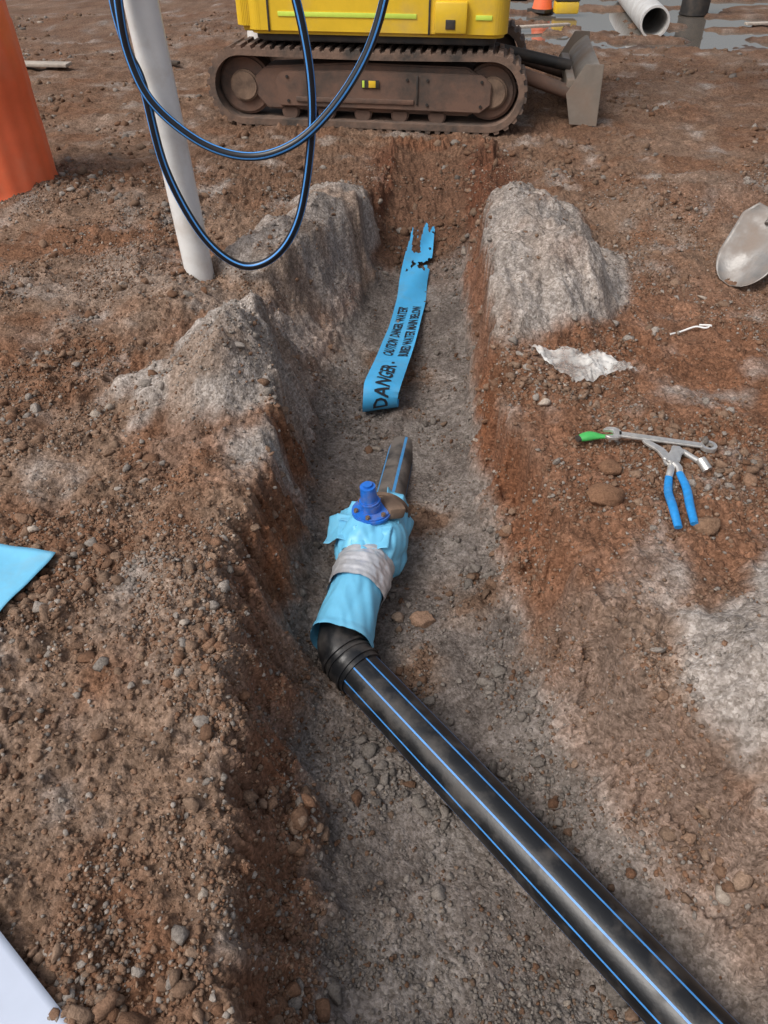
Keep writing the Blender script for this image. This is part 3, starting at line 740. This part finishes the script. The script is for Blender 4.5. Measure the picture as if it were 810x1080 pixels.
# ------------------------------------------------------------ plastic bag, strap, cards
def bagmat():
    m,nt,b=newmat('clear_plastic')
    b.inputs['Base Color'].default_value=(.80,.79,.76,1);b.inputs['Roughness'].default_value=.2
    tc=N(nt,'ShaderNodeTexCoord').outputs['Object']
    r=ramp(nt,noise(nt,9,4,.6,tc).outputs[0],.38,.65,(.20,.20,.20,1),(.78,.78,.78,1))
    nt.links.new(r.outputs[0],b.inputs['Alpha'])
    return m
bc=[Vector((.61,2.86,0)),Vector((.92,2.85,0)),Vector((1.06,2.70,0)),Vector((.77,2.59,0))]
def bagf(u,v):
    p=bc[0].lerp(bc[1],u).lerp(bc[3].lerp(bc[2],u),v)
    e=min(u,1-u,v,1-v)
    p.x+=.012*float(fbm(np.array([u*3]),np.array([v*3]),5,2)[0]);p.y+=.014*float(fbm(np.array([u*3+7]),np.array([v*3]),6,2)[0])
    a=float(pn(np.array([u*2.6+v*1.2]),np.array([v*2.2]),301)[0]);b=float(pn(np.array([u*5+v*3]),np.array([v*3.5-u]),302)[0])
    p.z=gz(p.x,p.y,.010)+.030*(.5-abs(a))*min(1,e*5+.15)+.016*(.4-abs(b))
    return p
sheet('plastic_bag',bagf,60,44,bagmat(),None)
sweep('cable_tie',cr([(1.30,3.06,H(1.3,3.06)+.01),(1.35,3.085,H(1.35,3.085)+.02),(1.42,3.10,H(1.42,3.1)+.02),(1.46,3.085,H(1.46,3.085)+.015),(1.49,3.10,H(1.49,3.1)+.012),(1.45,3.13,H(1.45,3.13)+.01)],8),.0045,8,M_white,None)
def card(name,C,m,lift,wav,seed):
    C=[Vector((a,b,0)) for a,b in C];hh=max(H(c.x,c.y) for c in C)
    hc=[max(H(c.x,c.y),hh-.03) for c in C]
    def fn(u,v):
        p=C[0].lerp(C[1],u).lerp(C[3].lerp(C[2],u),v)
        z=(hc[0]*(1-u)+hc[1]*u)*(1-v)+(hc[3]*(1-u)+hc[2]*u)*v
        p.z=z+lift+wav*float(fbm(np.array([u*1.4+seed]),np.array([v*1.4]),seed,2)[0]);return p
    return sheet(name,fn,20,20,m,None,thick=.002)
card('blue_sheet',[(-1.24,1.672),(-.997,1.615),(-1.076,1.354),(-1.32,1.40)],M_wrap,.03,.010,3)
card('white_panel',[(-.90,.675),(-.43,.295),(-.60,.06),(-1.08,.44)],M_card,.03,.003,5)

stone('rock',.135,1.705,.038,(.25,.16,.11),.35,3)
stone('rock',.72,1.86,.055,(.20,.11,.066),.35,8)
stone('rock',1.0,1.71,.040,(.21,.13,.085),.3,11)
stone('rock',.78,2.02,.035,(.20,.11,.066),.3,14)
stone('rock',.05,1.72,.022,(.27,.20,.15),.3,17)

# ------------------------------------------------------------ background things
wm,nt,b=newmat('puddle_water');b.inputs['Base Color'].default_value=(.14,.12,.10,1);b.inputs['Roughness'].default_value=.02;b.inputs['Specular IOR Level'].default_value=1.0;b.inputs['IOR'].default_value=1.7
bn=N(nt,'ShaderNodeBump');bn.inputs['Strength'].default_value=.03;nt.links.new(noise(nt,6,3).outputs[0],bn.inputs['Height']);nt.links.new(bn.outputs[0],b.inputs['Normal'])
bm=bmesh.new();vs=[bm.verts.new(p) for p in ((.8,9.5,-.033),(14,9.5,-.033),(14,19.5,-.033),(.8,19.5,-.033))];bm.faces.new(vs)
fin(bm,'puddle_water',wm,None,False)
gp=empty('grey_drain_pipe');tube_open('pipe',[Vector((3.42,11.1,.14)),Vector((3.9,14.6,.14))],.18,.155,40,M_greypipe,gp)
bp2=empty('black_drum',(4.58,13.1,-.03))
cyl('body',(0,0,.40),.20,.80,M_dark,bp2,bev=.01)
for z in (.02,.28,.54,.79): cyl('rim_%d'%int(z*100),(0,0,z),.212,.03,M_dark,bp2,bev=.008)
wp2=empty('white_standpipe',(-1.30,9.0,-.02))
tube_open('pipe',[Vector((0,0,0)),Vector((0,0,.60))],.11,.10,36,M_white,wp2)
tc_=empty('traffic_cone',(2.35,13.2,0))
cyl('base',(0,0,.02),.22,.04,M_dark,tc_,n=4,bev=.01);cyl('cone',(0,0,.38),.15,.70,M_orange,tc_,r2=.03,bev=.003);cyl('reflective_band',(0,0,.42),.128,.14,M_white,tc_,r2=.10,bev=.001)
yb=empty('yellow_toolbox',(2.66,13.0,0))
box('body',(0,0,.08),(.34,.22,.15),M_yellow,yb,.02);box('lid',(0,0,.175),(.35,.23,.035),M_dark,yb,.012);sweep('handle',cr([(-.1,0,.19),(-.08,0,.25),(.08,0,.25),(.1,0,.19)],5),.012,8,M_dark,yb)
def plank(name,a,b,w,m):
    a=Vector(a);b=Vector(b);d=b-a
    return box(name,tuple((a+b)/2),(d.length,w,.03),m,None,.006,(0,0,math.atan2(d.y,d.x)))
plank('timber_offcut',(-4.15,9.0,.05),(-3.30,8.92,.06),.16,M_wood)
plank('timber_offcut',(-2.75,9.35,.03),(-2.2,9.15,.03),.06,M_dark)
plank('timber_offcut',(1.75,11.6,.02),(2.5,11.85,.02),.08,M_wood)
plank('timber_offcut',(4.9,11.9,.02),(5.7,12.0,.02),.09,M_wood)
cr_=box('concrete_road',(0,26,-.02),(90,12,.12),M_conc,None,.02)

# ------------------------------------------------------------ light, world, camera
w=bpy.data.worlds.new('World');scene.world=w;w.use_nodes=True;nt=w.node_tree
bg=nt.nodes['Background'];sky=nt.nodes.new('ShaderNodeTexSky');sky.sky_type='NISHITA';sky.sun_disc=False
EL,AZ=52,-125
sky.sun_elevation=R(EL);sky.sun_rotation=R(AZ);sky.dust_density=6;sky.air_density=1.0;sky.ozone_density=.6
hs=nt.nodes.new('ShaderNodeHueSaturation');hs.inputs['Saturation'].default_value=.5
nt.links.new(sky.outputs[0],hs.inputs['Color']);nt.links.new(hs.outputs[0],bg.inputs[0]);bg.inputs[1].default_value=.14
sl=bpy.data.lights.new('sun','SUN');sl.energy=1.45;sl.angle=R(24);sl.color=(1,.97,.93)
so=bpy.data.objects.new('sun',sl);scene.collection.objects.link(so)
dv=Vector((math.sin(R(AZ))*math.cos(R(EL)),math.cos(R(AZ))*math.cos(R(EL)),math.sin(R(EL))))
so.rotation_euler=dv.to_track_quat('Z','Y').to_euler();so.location=dv*20
cam=bpy.data.cameras.new('Camera');co_=bpy.data.objects.new('Camera',cam);scene.collection.objects.link(co_)
co_.location=(0,0,1.6);co_.rotation_euler=(R(90-41),0,0)
cam.sensor_fit='VERTICAL';cam.sensor_height=36;cam.lens=26;cam.clip_start=.05;cam.clip_end=1000
scene.camera=co_
scene.view_settings.view_transform='Standard';scene.view_settings.look='None';scene.view_settings.exposure=0
tick('done')
